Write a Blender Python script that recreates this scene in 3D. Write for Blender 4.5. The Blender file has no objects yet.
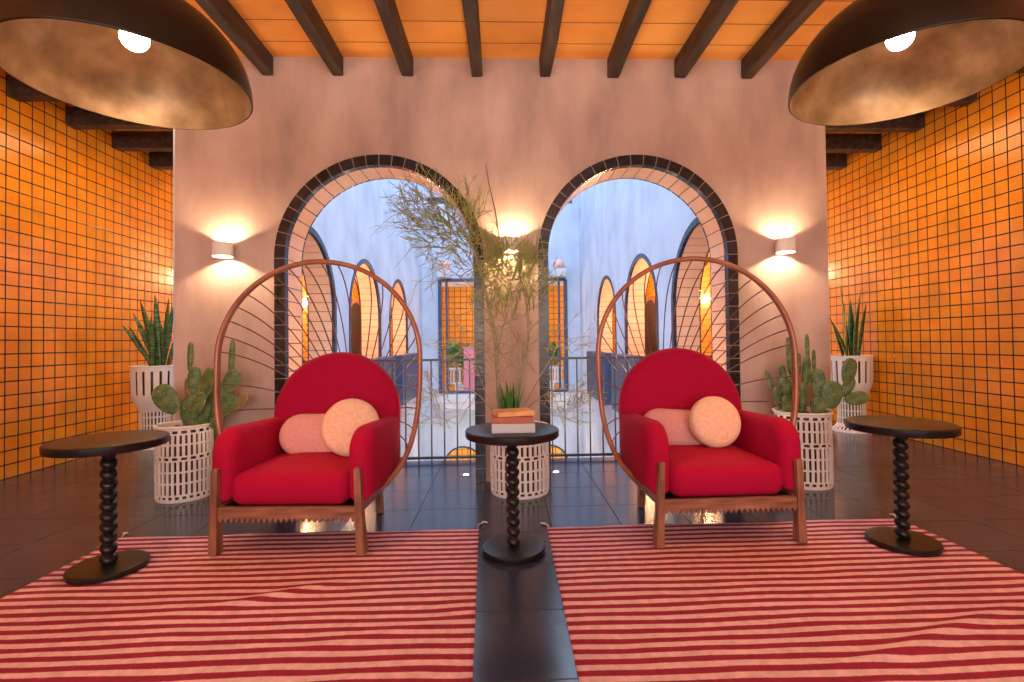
import bpy, bmesh, math, random
from math import pi, sin, cos, sqrt
from mathutils import Vector, Matrix
from mathutils.geometry import tessellate_polygon
random.seed(7)
COL = bpy.context.scene.collection
PI = math.pi

# ------------------------------------------------------------------ materials
def nn(nt, t, **kw):
    n = nt.nodes.new(t)
    for k, v in kw.items():
        if k.startswith('i_'):
            n.inputs[k[2:].replace('_', ' ')].default_value = v
        else:
            setattr(n, k, v)
    return n

def base_mat(name, col, rough=.5, metal=0.0, spec=.5, sheen=0.0, coat=0.0):
    m = bpy.data.materials.new(name); m.use_nodes = True
    nt = m.node_tree; b = nt.nodes['Principled BSDF']
    b.inputs['Base Color'].default_value = (*col, 1)
    b.inputs['Roughness'].default_value = rough
    b.inputs['Metallic'].default_value = metal
    b.inputs['Specular IOR Level'].default_value = spec
    b.inputs['Sheen Weight'].default_value = sheen
    b.inputs['Coat Weight'].default_value = coat
    return m, nt, b

def pos(nt, scale=(1, 1, 1), rot=(0, 0, 0), obj=False):
    if obj:
        g = nn(nt, 'ShaderNodeTexCoord'); s = g.outputs['Object']
    else:
        g = nn(nt, 'ShaderNodeNewGeometry'); s = g.outputs['Position']
    mp = nn(nt, 'ShaderNodeMapping'); mp.inputs['Scale'].default_value = scale; mp.inputs['Rotation'].default_value = rot
    nt.links.new(s, mp.inputs['Vector'])
    return mp.outputs['Vector']

def ramp(nt, fac, stops):
    r = nn(nt, 'ShaderNodeValToRGB')
    e = r.color_ramp.elements
    while len(e) < len(stops): e.new(.5)
    for i, (p, c) in enumerate(stops):
        e[i].position = p; e[i].color = (*c, 1)
    nt.links.new(fac, r.inputs['Fac'])
    return r.outputs['Color']

def noise_mat(name, stops, scale=5, stretch=(1, 1, 1), rough=.6, bump=0.0, bscale=None, detail=6, metal=0, obj=True, sheen=0, spec=.5, coat=0, bdist=.01, rvar=0):
    m, nt, b = base_mat(name, stops[0][1], rough, metal, spec, sheen, coat)
    v = pos(nt, stretch, obj=obj)
    n = nn(nt, 'ShaderNodeTexNoise'); n.inputs['Scale'].default_value = scale; n.inputs['Detail'].default_value = detail
    nt.links.new(v, n.inputs['Vector'])
    nt.links.new(ramp(nt, n.outputs['Fac'], stops), b.inputs['Base Color'])
    if rvar:
        mr = nn(nt, 'ShaderNodeMapRange'); mr.inputs['To Min'].default_value = max(0.02, rough - rvar); mr.inputs['To Max'].default_value = rough + rvar
        nt.links.new(n.outputs['Fac'], mr.inputs['Value']); nt.links.new(mr.outputs['Result'], b.inputs['Roughness'])
    if bump:
        n2 = nn(nt, 'ShaderNodeTexNoise'); n2.inputs['Scale'].default_value = bscale or scale * 4; n2.inputs['Detail'].default_value = 4
        nt.links.new(v, n2.inputs['Vector'])
        bp = nn(nt, 'ShaderNodeBump'); bp.inputs['Strength'].default_value = bump; bp.inputs['Distance'].default_value = bdist
        nt.links.new(n2.outputs['Fac'], bp.inputs['Height']); nt.links.new(bp.outputs['Normal'], b.inputs['Normal'])
    return m

def tile_mat(name, c1, c2, grout, w, h, mortar, axes='yz', rough=.15, bump=.3, wavy=.15, wscale=9, patch=None, offs=(0, 0)):
    m, nt, b = base_mat(name, c1, rough)
    g = nn(nt, 'ShaderNodeNewGeometry'); sp = nn(nt, 'ShaderNodeSeparateXYZ'); cb = nn(nt, 'ShaderNodeCombineXYZ')
    nt.links.new(g.outputs['Position'], sp.inputs[0])
    nt.links.new(sp.outputs[axes[0].upper()], cb.inputs['X']); nt.links.new(sp.outputs[axes[1].upper()], cb.inputs['Y'])
    mp = nn(nt, 'ShaderNodeMapping'); mp.inputs['Location'].default_value = (offs[0], offs[1], 0); nt.links.new(cb.outputs[0], mp.inputs['Vector'])
    br = nn(nt, 'ShaderNodeTexBrick'); br.offset = 0; br.squash = 1
    br.inputs['Scale'].default_value = 1; br.inputs['Brick Width'].default_value = w; br.inputs['Row Height'].default_value = h
    br.inputs['Mortar Size'].default_value = mortar; br.inputs['Mortar Smooth'].default_value = .1; br.inputs['Bias'].default_value = 0
    br.inputs['Color1'].default_value = (*c1, 1); br.inputs['Color2'].default_value = (*c2, 1); br.inputs['Mortar'].default_value = (*grout, 1)
    nt.links.new(mp.outputs['Vector'], br.inputs['Vector'])
    col = br.outputs['Color']
    n = nn(nt, 'ShaderNodeTexNoise'); n.inputs['Scale'].default_value = wscale; n.inputs['Detail'].default_value = 3
    nt.links.new(g.outputs['Position'], n.inputs['Vector'])
    if patch:
        n3 = nn(nt, 'ShaderNodeTexNoise'); n3.inputs['Scale'].default_value = patch[1]; n3.inputs['Detail'].default_value = 5
        nt.links.new(g.outputs['Position'], n3.inputs['Vector'])
        mx = nn(nt, 'ShaderNodeMix', data_type='RGBA', blend_type='MULTIPLY'); mx.inputs['Factor'].default_value = 1
        nt.links.new(col, mx.inputs[6])
        nt.links.new(ramp(nt, n3.outputs['Fac'], [(.3, (patch[0],) * 3), (.7, (1.15,) * 3)]), mx.inputs[7]); col = mx.outputs[2]
    nt.links.new(col, b.inputs['Base Color'])
    mr = nn(nt, 'ShaderNodeMapRange'); mr.inputs['To Min'].default_value = rough; mr.inputs['To Max'].default_value = .85
    nt.links.new(br.outputs['Fac'], mr.inputs['Value']); nt.links.new(mr.outputs['Result'], b.inputs['Roughness'])
    bp = nn(nt, 'ShaderNodeBump'); bp.inputs['Strength'].default_value = bump; bp.inputs['Distance'].default_value = .004; bp.invert = True
    nt.links.new(br.outputs['Fac'], bp.inputs['Height'])
    bp2 = nn(nt, 'ShaderNodeBump'); bp2.inputs['Strength'].default_value = wavy; bp2.inputs['Distance'].default_value = .01
    nt.links.new(n.outputs['Fac'], bp2.inputs['Height']); nt.links.new(bp.outputs['Normal'], bp2.inputs['Normal'])
    nt.links.new(bp2.outputs['Normal'], b.inputs['Normal'])
    return m

def emit_mat(name, col, s):
    m, nt, b = base_mat(name, col, .5)
    b.inputs['Emission Color'].default_value = (*col, 1); b.inputs['Emission Strength'].default_value = s
    return m

M = {}
M['plaster'] = noise_mat('plaster', [(.3, (.41, .30, .265)), (.5, (.56, .405, .35)), (.68, (.66, .50, .44))], scale=2.2, stretch=(1.6, 1, .7), rough=.75, bump=.25, bscale=14, detail=9, obj=False)
M['court_plaster'] = noise_mat('court_plaster', [(.25, (.42, .46, .55)), (.5, (.53, .58, .68)), (.75, (.62, .68, .78))], scale=1.8, stretch=(1, 1, .7), rough=.85, bump=.12, bscale=9, detail=9, obj=False)
M['orange_tile'] = tile_mat('orange_tile', (.85, .275, .011), (.77, .31, .02), (.016, .008, .005), .111, .111, .0054, 'yz', rough=.2, wavy=.22, wscale=7, patch=(.82, 3))
M['orange_tile_x'] = tile_mat('orange_tile_x', (.85, .275, .011), (.77, .31, .02), (.016, .008, .005), .111, .111, .0054, 'xz', rough=.13, wavy=.22, wscale=7)
M['orange_big'] = tile_mat('orange_big', (.88, .30, .02), (.80, .34, .035), (.035, .018, .01), .2, .2, .01, 'xz', rough=.2)
M['floor'] = tile_mat('floor_slate', (.025, .036, .070), (.037, .048, .088), (.016, .017, .024), .40, .40, .003, 'xy', rough=.20, bump=.35, wavy=.08, wscale=5, patch=(.6, 2.2), offs=(.13, .05))
M['floor'].node_tree.nodes['Principled BSDF'].inputs['Specular IOR Level'].default_value = .8
M['ground'] = noise_mat('ground', [(.3, (.30, .29, .28)), (.7, (.42, .40, .38))], scale=2, rough=.8, obj=False)
M['ceiling'] = noise_mat('ceiling_board', [(.25, (.78, .28, .05)), (.5, (.90, .38, .08)), (.75, (.95, .48, .13))], scale=1.5, stretch=(1, 1.6, 1), rough=.7, detail=8, obj=False)
def add_joints(m, pitch, off):
    nt = m.node_tree; b = nt.nodes['Principled BSDF']
    src = b.inputs['Base Color'].links[0].from_socket
    g = nn(nt, 'ShaderNodeNewGeometry'); sp = nn(nt, 'ShaderNodeSeparateXYZ'); nt.links.new(g.outputs['Position'], sp.inputs[0])
    a = nn(nt, 'ShaderNodeMath', operation='ADD'); a.inputs[1].default_value = off; nt.links.new(sp.outputs['Y'], a.inputs[0])
    q = nn(nt, 'ShaderNodeMath', operation='PINGPONG'); q.inputs[1].default_value = pitch / 2; nt.links.new(a.outputs[0], q.inputs[0])
    l = nn(nt, 'ShaderNodeMath', operation='LESS_THAN'); l.inputs[1].default_value = .004; nt.links.new(q.outputs[0], l.inputs[0])
    mx = nn(nt, 'ShaderNodeMix', data_type='RGBA'); nt.links.new(l.outputs[0], mx.inputs[0]); nt.links.new(src, mx.inputs[6]); mx.inputs[7].default_value = (.16, .06, .015, 1)
    nt.links.new(mx.outputs[2], b.inputs['Base Color'])
add_joints(M['ceiling'], .24, .05)
M['beam'] = noise_mat('beam_wood', [(.3, (.018, .010, .007)), (.55, (.052, .030, .021)), (.75, (.11, .062, .040))], scale=7, stretch=(3, .5, 3), rough=.6, bump=.5, bscale=12, obj=False)
M['black_tile'] = noise_mat('black_glazed_tile', [(.35, (.012, .010, .013)), (.7, (.035, .030, .038))], scale=9, rough=.22, bump=.25, bscale=12, obj=False, rvar=.1)
M['blue_tile'] = noise_mat('blue_black_tile', [(.35, (.018, .021, .036)), (.7, (.055, .065, .10))], scale=9, rough=.25, bump=.3, bscale=12, obj=False)
M['grout'] = base_mat('dark_grout', (.05, .03, .03), .9)[0]
M['light_grout'] = base_mat('light_grout', (.30, .24, .22), .9)[0]
M['peach_tile'] = noise_mat('peach_tile', [(.3, (.88, .50, .30)), (.7, (.94, .58, .37))], scale=6, rough=.3, bump=.15, bscale=10, obj=False)
M['walnut'] = noise_mat('walnut', [(.3, (.15, .058, .032)), (.55, (.29, .125, .072)), (.75, (.42, .20, .12))], scale=9, stretch=(4, 4, .6), rough=.38, bump=.15, bscale=30)
M['walnut_h'] = noise_mat('walnut_rail', [(.3, (.15, .058, .032)), (.55, (.29, .125, .072)), (.75, (.42, .20, .12))], scale=9, stretch=(.6, 4, 5), rough=.38, bump=.15, bscale=30)
M['hoop'] = noise_mat('copper_brown_lacquer', [(.3, (.27, .085, .040)), (.7, (.42, .15, .075))], scale=8, rough=.3, coat=.3)
M['wire'] = base_mat('brown_cord', (.17, .055, .03), .4, 0)[0]
M['red'] = noise_mat('crimson_velvet', [(.3, (.37, .0, .036)), (.7, (.41, .0, .042))], scale=40, rough=.85, bump=.10, bscale=260, sheen=0, spec=.25, bdist=.002)
M['pink'] = noise_mat('pink_weave', [(.3, (.60, .25, .24)), (.7, (.76, .40, .37))], scale=150, rough=.9, bump=.4, bscale=160, bdist=.002)
M['peach'] = noise_mat('peach_weave', [(.3, (.78, .48, .33)), (.7, (.90, .62, .46))], scale=60, rough=.9, bump=.3, bscale=160, bdist=.002)
M['black'] = noise_mat('black_stained_wood', [(.3, (.006, .006, .006)), (.7, (.014, .012, .012))], scale=8, stretch=(1, 5, 1), spec=.4, rough=.32, bump=.08, bscale=30, rvar=.08)
M['ceramic'] = noise_mat('white_ceramic', [(.3, (.82, .77, .74)), (.7, (.90, .86, .83))], scale=12, rough=.3, bump=.1, bscale=20)
M['liner'] = noise_mat('dark_liner', [(.3, (.05, .035, .03)), (.7, (.14, .09, .075))], scale=12, rough=.3, metal=.5)
M['soil'] = noise_mat('soil', [(.3, (.03, .02, .012)), (.7, (.09, .06, .04))], scale=40, rough=.95, bump=.8, bscale=60)
def plant_mat(name, a, b_, scale, rough=.5, spots=None):
    return noise_mat(name, [(.35, a), (.65, b_)], scale=scale, rough=rough, bump=.3, bscale=scale * 2)
M['pad'] = plant_mat('cactus_green', (.055, .12, .035), (.16, .24, .085), 22)
def add_spots(m, scale, col, thr):
    nt = m.node_tree; b = nt.nodes['Principled BSDF']; src = b.inputs['Base Color'].links[0].from_socket
    v = nn(nt, 'ShaderNodeTexVoronoi'); v.inputs['Scale'].default_value = scale; v.inputs['Randomness'].default_value = .5
    nt.links.new(pos(nt, obj=True), v.inputs['Vector'])
    l = nn(nt, 'ShaderNodeMath', operation='LESS_THAN'); l.inputs[1].default_value = thr; nt.links.new(v.outputs['Distance'], l.inputs[0])
    mx = nn(nt, 'ShaderNodeMix', data_type='RGBA'); nt.links.new(l.outputs[0], mx.inputs[0]); nt.links.new(src, mx.inputs[6]); mx.inputs[7].default_value = (*col, 1)
    nt.links.new(mx.outputs[2], b.inputs['Base Color'])
add_spots(M['pad'], 60, (.55, .48, .28), .16)
M['pad_brown'] = plant_mat('cactus_brown', (.20, .12, .05), (.30, .20, .08), 22)
M['spine'] = base_mat('pale_spine', (.65, .5, .3), .6)[0]
M['snake'] = noise_mat('snake_leaf', [(.35, (.03, .10, .035)), (.5, (.07, .19, .07)), (.68, (.20, .33, .15))], scale=10, stretch=(1, 1, 5), rough=.35)
M['snake_edge'] = base_mat('snake_leaf_edge', (.50, .48, .13), .4)[0]
M['aloe'] = plant_mat('aloe_green', (.03, .16, .02), (.09, .30, .05), 20, .4)
M['bark'] = noise_mat('grey_green_bark', [(.3, (.27, .23, .14)), (.7, (.46, .40, .26))], scale=30, rough=.7)
M['twig'] = noise_mat('olive_twig', [(.3, (.19, .23, .05)), (.7, (.42, .44, .15))], scale=12, rough=.6)
M['bush'] = plant_mat('bush_green', (.05, .22, .06), (.14, .42, .14), 3)
M['pink_panel'] = noise_mat('pink_paint', [(.3, (.75, .22, .30)), (.7, (.85, .32, .40))], scale=2, rough=.7)
M['blue_metal'] = noise_mat('dark_blue_metal', [(.3, (.035, .05, .10)), (.7, (.06, .08, .15))], scale=3, rough=.45)
M['rail_metal'] = base_mat('rail_metal', (.06, .075, .11), .45, .3)[0]
M['sill'] = noise_mat('sill_plaster', [(.3, (.60, .60, .62)), (.7, (.72, .72, .74))], scale=3, rough=.8, obj=False)
M['brass'] = noise_mat('aged_brass', [(.3, (.22, .12, .06)), (.5, (.42, .25, .13)), (.7, (.64, .41, .24))], scale=6, rough=.42, metal=.6, bump=.1, bscale=9, detail=8)
M['lamp_black'] = noise_mat('bronze_black', [(.3, (.009, .006, .005)), (.7, (.02, .012, .009))], scale=5, rough=.35, metal=.3)
M['sconce'] = noise_mat('sconce_plaster', [(.3, (.84, .80, .78)), (.7, (.90, .86, .84))], scale=14, rough=.7)
M['bulb'] = emit_mat('lit_bulb', (1, .80, .52), 34)
M['sconce_bulb'] = emit_mat('lit_sconce_bulb', (1, .74, .42), 30)
M['spot_lens'] = emit_mat('lit_lens', (1, .9, .78), 14)
M['globe'] = base_mat('frosted_pink_globe', (.85, .50, .42), .4)[0]
M['acrylic'] = base_mat('frosted_acrylic', (.82, .84, .90), .15)[0]
bq = M['acrylic'].node_tree.nodes['Principled BSDF']; bq.inputs['Transmission Weight'].default_value = .35; bq.inputs['IOR'].default_value = 1.2
M['book_cover'] = noise_mat('tan_book_cover', [(.3, (.70, .33, .12)), (.7, (.85, .50, .24))], scale=14, rough=.6)
M['book_red'] = noise_mat('russet_book', [(.3, (.38, .10, .06)), (.7, (.50, .16, .10))], scale=30, stretch=(1, 1, 8), rough=.7)
M['string'] = base_mat('cotton_string', (.75, .66, .62), .9)[0]
M['cable'] = base_mat('dark_cable', (.12, .07, .05), .6)[0]
M['dark_door'] = noise_mat('dark_door', [(.3, (.015, .012, .012)), (.7, (.03, .02, .02))], scale=4, rough=.5)
M['glass'] = base_mat('window_glass', (.9, .95, 1), .03)[0]
M['white_paint'] = base_mat('white_paint', (.7, .7, .72), .6)[0]

def rug_mat():
    m, nt, b = base_mat('striped_rug', (.8, .5, .45), .95)
    tc = nn(nt, 'ShaderNodeTexCoord'); sp = nn(nt, 'ShaderNodeSeparateXYZ'); nt.links.new(tc.outputs['Object'], sp.inputs[0])
    n = nn(nt, 'ShaderNodeTexNoise'); n.inputs['Scale'].default_value = 1.4; n.inputs['Detail'].default_value = 2
    mp = nn(nt, 'ShaderNodeMapping'); mp.inputs['Scale'].default_value = (1.0, 2.0, 1); nt.links.new(tc.outputs['Object'], mp.inputs['Vector']); nt.links.new(mp.outputs['Vector'], n.inputs['Vector'])
    a = nn(nt, 'ShaderNodeMath', operation='MULTIPLY_ADD'); a.inputs[1].default_value = .055; nt.links.new(n.outputs['Fac'], a.inputs[0]); nt.links.new(sp.outputs['Y'], a.inputs[2])
    q = nn(nt, 'ShaderNodeMath', operation='PINGPONG'); q.inputs[1].default_value = .0285; nt.links.new(a.outputs[0], q.inputs[0])
    n2 = nn(nt, 'ShaderNodeTexNoise'); n2.inputs['Scale'].default_value = 120; nt.links.new(tc.outputs['Object'], n2.inputs['Vector'])
    ad = nn(nt, 'ShaderNodeMath', operation='MULTIPLY_ADD'); ad.inputs[1].default_value = .004; nt.links.new(n2.outputs['Fac'], ad.inputs[0]); nt.links.new(q.outputs[0], ad.inputs[2])
    mr = nn(nt, 'ShaderNodeMapRange'); mr.inputs['From Min'].default_value = .0145; mr.inputs['From Max'].default_value = .0175; nt.links.new(ad.outputs[0], mr.inputs['Value'])
    mx = nn(nt, 'ShaderNodeMix', data_type='RGBA'); nt.links.new(mr.outputs['Result'], mx.inputs[0]); mx.inputs[6].default_value = (.72, .48, .53, 1); mx.inputs[7].default_value = (.28, .010, .042, 1)
    n4 = nn(nt, 'ShaderNodeTexNoise'); n4.inputs['Scale'].default_value = 25; nt.links.new(tc.outputs['Object'], n4.inputs['Vector'])
    mu = nn(nt, 'ShaderNodeMix', data_type='RGBA', blend_type='MULTIPLY'); mu.inputs[0].default_value = 1; nt.links.new(mx.outputs[2], mu.inputs[6])
    nt.links.new(ramp(nt, n4.outputs['Fac'], [(.3, (.85,) * 3), (.7, (1.1,) * 3)]), mu.inputs[7])
    nt.links.new(mu.outputs[2], b.inputs['Base Color'])
    bp = nn(nt, 'ShaderNodeBump'); bp.inputs['Strength'].default_value = .4; bp.inputs['Distance'].default_value = .003
    nt.links.new(n2.outputs['Fac'], bp.inputs['Height']); nt.links.new(bp.outputs['Normal'], b.inputs['Normal'])
    return m
M['rug'] = rug_mat()

# ------------------------------------------------------------------ mesh helpers
class MB:
    def __init__(s): s.v = []; s.f = []; s.mi = []
    def add(s, vs, fs, mi=0):
        o = len(s.v); s.v += [tuple(p) for p in vs]
        for f in fs: s.f.append([i + o for i in f]); s.mi.append(mi)
    def box(s, a, b, mi=0, M4=None):
        x0, y0, z0 = a; x1, y1, z1 = b
        vs = [Vector(p) for p in ((x0, y0, z0), (x1, y0, z0), (x1, y1, z0), (x0, y1, z0), (x0, y0, z1), (x1, y0, z1), (x1, y1, z1), (x0, y1, z1))]
        if M4: vs = [M4 @ p for p in vs]
        s.add(vs, [(0, 3, 2, 1), (4, 5, 6, 7), (0, 1, 5, 4), (1, 2, 6, 5), (2, 3, 7, 6), (3, 0, 4, 7)], mi)
    def hexa(s, p, mi=0):   # bottom 4, top 4
        s.add(p, [(0, 3, 2, 1), (4, 5, 6, 7), (0, 1, 5, 4), (1, 2, 6, 5), (2, 3, 7, 6), (3, 0, 4, 7)], mi)
    def rings(s, rings, cap=True, mi=0, closed=False):
        n = len(rings[0]); o = len(s.v)
        for r in rings: s.v += [tuple(p) for p in r]
        m = len(rings)
        for i in range(m if closed else m - 1):
            for j in range(n):
                a = o + i * n + j; b = o + i * n + (j + 1) % n; c = o + ((i + 1) % m) * n + (j + 1) % n; d = o + ((i + 1) % m) * n + j
                s.f.append([a, b, c, d]); s.mi.append(mi)
        if cap and not closed:
            s.f.append([o + j for j in range(n)][::-1]); s.mi.append(mi)
            s.f.append([o + (m - 1) * n + j for j in range(n)]); s.mi.append(mi)
    def tube(s, pts, r, n=8, mi=0, closed=False, cap=True):
        pts = [Vector(p) for p in pts]; m = len(pts)
        rs = r if isinstance(r, (list, tuple)) else [r] * m
        rings = []; up = None
        for i, p in enumerate(pts):
            if closed: t = pts[(i + 1) % m] - pts[i - 1]
            else: t = pts[min(i + 1, m - 1)] - pts[max(i - 1, 0)]
            if t.length < 1e-9: t = Vector((0, 0, 1))
            t.normalize()
            if up is None:
                up = Vector((0, 0, 1)) if abs(t.z) < .9 else Vector((0, 1, 0))
            x = up - t * up.dot(t)
            if x.length < 1e-6: x = Vector((1, 0, 0)) - t * t.x
            x.normalize(); y = t.cross(x); up = x
            rings.append([p + (x * cos(2 * PI * k / n) + y * sin(2 * PI * k / n)) * rs[i] for k in range(n)])
        s.rings(rings, cap, mi, closed)
    def lathe(s, prof, n=32, c=(0, 0, 0), mi=0, cap=False):
        s.rings([[(c[0] + r * cos(2 * PI * k / n), c[1] + r * sin(2 * PI * k / n), c[2] + z) for k in range(n)] for r, z in prof], cap, mi)
    def obj(s, name, mats, parent=None, smooth=False, loc=None, auto=None):
        me = bpy.data.meshes.new(name); me.from_pydata(s.v, [], s.f)
        if not isinstance(mats, (list, tuple)): mats = [mats]
        for m in mats: me.materials.append(M[m])
        if len(mats) > 1:
            for p, i in zip(me.polygons, s.mi): p.material_index = i
        bm = bmesh.new(); bm.from_mesh(me); bmesh.ops.recalc_face_normals(bm, faces=bm.faces); bm.to_mesh(me); bm.free()
        if smooth:
            for p in me.polygons: p.use_smooth = True
            if auto is not None: me.set_sharp_from_angle(angle=math.radians(auto))
        me.update()
        o = bpy.data.objects.new(name, me); COL.objects.link(o)
        if parent: o.parent = parent
        if loc: o.location = loc
        return o

def tag(o, label=None, cat=None, group=None, kind=None):
    if label: o['label'] = label
    if cat: o['category'] = cat
    if group: o['group'] = group
    if kind: o['kind'] = kind
    return o
def thing(name, loc, label, cat, group=None, rz=0):
    o = bpy.data.objects.new(name, None); COL.objects.link(o); o.location = loc; o.rotation_euler = (0, 0, rz)
    o.empty_display_size = .05
    return tag(o, label, cat, group)
def bevel(o, w, seg=2):
    md = o.modifiers.new('bevel', 'BEVEL'); md.width = w; md.segments = seg; md.limit_method = 'ANGLE'; md.angle_limit = math.radians(35)
    return o
def children(o): return [c for c in bpy.data.objects if c.parent == o]
def copy_tree(o, parent=None, skip=()):
    c = o.copy(); COL.objects.link(c); c.parent = parent
    for ch in children(o):
        if not any(ch.name.startswith(s) for s in skip): copy_tree(ch, c, skip)
    return c

def pad(name, outline, th, er, mapf, mat, parent=None, crown=0.0, nround=5, ncap=4):
    """soft upholstered slab. outline(d) -> 2D loop inset by d; mapf(u, v, w) -> world; th thickness; er edge radius"""
    rings = []
    base = outline(er); cu = sum(p[0] for p in base) / len(base); cv = sum(p[1] for p in base) / len(base)
    def capr(sgn, seq):
        for s in seq:
            w = sgn * (th / 2 + crown * (1 - s * s))
            rings.append([(cu + (p[0] - cu) * s, cv + (p[1] - cv) * s, w) for p in base])
    capr(-1, [.02 + .98 * k / ncap for k in range(ncap)])
    for k in range(2 * nround + 1):
        a = -PI / 2 + PI * k / (2 * nround)
        d = er * (1 - cos(a))
        w = (th / 2 - er) * (1 if a > 0 else -1 if a < 0 else 0) + er * sin(a)
        if abs(a) < 1e-6: w = 0
        rings.append([(p[0], p[1], w) for p in outline(d)])
    capr(1, [.02 + .98 * k / ncap for k in range(ncap)][::-1])
    mb = MB(); mb.rings([[mapf(*p) for p in r] for r in rings], True)
    return mb.obj(name, mat, parent, smooth=True)

def rrect(x0, x1, y0, y1, rad, n=8):
    # radii order: (x1,y1) (x0,y1) (x0,y0) (x1,y0)
    def f(d):
        pts = []; X0, X1, Y0, Y1 = x0 + d, x1 - d, y0 + d, y1 - d
        cs = [(X1, Y1, 0), (X0, Y1, 1), (X0, Y0, 2), (X1, Y0, 3)]
        for (cx, cy, q), r in zip(cs, rad):
            r = max(r - d, .002)
            ox = cx - r if q in (0, 3) else cx + r; oy = cy - r if q in (0, 1) else cy + r
            for k in range(n + 1):
                a = q * PI / 2 + PI / 2 * k / n
                pts.append((ox + r * cos(a), oy + r * sin(a)))
        # densify straight runs
        out = []
        for i, p in enumerate(pts):
            out.append(p); q = pts[(i + 1) % len(pts)]
            if i % (n + 1) == n:
                for t in (.25, .5, .75): out.append((p[0] + (q[0] - p[0]) * t, p[1] + (q[1] - p[1]) * t))
        return out
    return f

def plate(name, outer, holes, d0, d1, T, mat, parent=None):
    """flat slab with holes; outer/holes in (u,v); T(u,v,d) -> world"""
    loops = [outer] + holes
    v3 = [[Vector((p[0], p[1], 0)) for p in l] for l in loops]
    tris = tessellate_polygon(v3); flat = [p for l in loops for p in l]; n = len(flat)
    mb = MB()
    vs = [T(p[0], p[1], d0) for p in flat] + [T(p[0], p[1], d1) for p in flat]
    fs = [tuple(t) for t in tris] + [tuple(i + n for i in t[::-1]) for t in tris]
    o = 0
    for l in loops:
        m = len(l)
        for i in range(m):
            a, b = o + i, o + (i + 1) % m; fs.append((a, b, b + n, a + n))
        o += m
    mb.add(vs, fs)
    return mb.obj(name, mat, parent)

def arch_path(c, r, top, z0, n=40):
    sp = top - r
    return [(c - r, z0)] + [(c - r * cos(PI * k / n), sp + r * sin(PI * k / n)) for k in range(n + 1)] + [(c + r, z0)]

def arch_tiles(mb, c, ro, ri, top, z0, d0, d1, T, pitch=.1, gap=.006, mi=0):
    """a row of tiles following a round arch: between radii ri and ro, depth d0..d1"""
    sp = top - ro; mid = (ro + ri) / 2
    nj = max(1, round((sp - z0) / pitch)); na = max(6, round(PI * mid / pitch))
    def quad(p):  # p: 4 (u,v) corners
        mb.hexa([T(*q, d0) for q in p] + [T(*q, d1) for q in p], mi)
    for sx in (-1, 1):
        for k in range(nj):
            a = z0 + (sp - z0) * k / nj + gap / 2; b = z0 + (sp - z0) * (k + 1) / nj - gap / 2
            quad([(c + sx * ri, a), (c + sx * ro, a), (c + sx * ro, b), (c + sx * ri, b)])
    for k in range(na):
        g = gap / mid / 2
        a0 = PI * k / na + g; a1 = PI * (k + 1) / na - g; sub = max(2, int((a1 - a0) * mid / .04))
        for q in range(sub):
            b0 = a0 + (a1 - a0) * q / sub; b1 = a0 + (a1 - a0) * (q + 1) / sub
            quad([(c + ri * cos(b0), sp + ri * sin(b0)), (c + ro * cos(b0), sp + ro * sin(b0)), (c + ro * cos(b1), sp + ro * sin(b1)), (c + ri * cos(b1), sp + ri * sin(b1))])

def struct(o, label=None): o['kind'] = 'structure'; return o

# ------------------------------------------------------------------ the room
XL, XR, YW, YB = -3.98, 4.15, 3.74, -3.0
WT = .30                      # front wall thickness
CX = 2.28                     # inner face of courtyard side walls
CT = .34
YF = 14.3                     # far courtyard wall
HC = 3.21
Tf = lambda u, v, d: (u, d, v)                 # wall facing the camera
# floor (interior, corridors, balcony strip)
mb = MB()
mb.box((XL, YB, -.2), (XR, 4.44, 0)); mb.box((XL, 4.44, -.2), (-CX - .003, 16.2, 0)); mb.box((CX + .003, 4.44, -.2), (XR, 16.2, 0))
struct(mb.obj('floor', 'floor'))
mb = MB(); mb.box((-CX - CT, 4.46, -3.7), (CX + CT, 18.5, -3.5)); struct(mb.obj('courtyard_ground', 'ground'))
# side walls
mb = MB(); mb.box((XL - .2, YB, -.2), (XL, 16.2, 3.4)); struct(mb.obj('wall_left', 'orange_tile'))
mb = MB(); mb.box((XR, YB, -.2), (XR + .2, 16.2, 3.4)); struct(mb.obj('wall_right', 'orange_tile'))
# corridor ends
for a, b, nm in ((XL, -CX - CT, 'wall_end_left'), (CX + CT, XR, 'wall_end_right')):
    mb = MB(); mb.box((a, 16.2, -.2), (b, 16.4, 3.4)); struct(mb.obj(nm, 'orange_tile_x'))
# ceiling
mb = MB()
mb.box((-2.45, YB, HC), (2.56, YW + WT, HC + .25))
mb.box((XL, YB, HC + .09), (-2.45, 16.2, HC + .25)); mb.box((2.56, YB, HC + .09), (XR, 16.2, HC + .25))
struct(mb.obj('ceiling', 'ceiling'))
# front wall with two arches
AL = (-.908, .777, 2.467); AR = (1.049, .768, 2.467); TW = .077
L0, L1 = -2.411, 2.533
outer = [(L0, 0), (L0, HC), (L1, HC), (L1, 0)]
for c, r, t in (AR, AL):
    outer += arch_path(c, r - TW + .012, t - TW + .012, 0)[::-1]
struct(plate('wall_front', outer, [], YW, YW + WT, Tf, 'plaster'))
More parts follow.
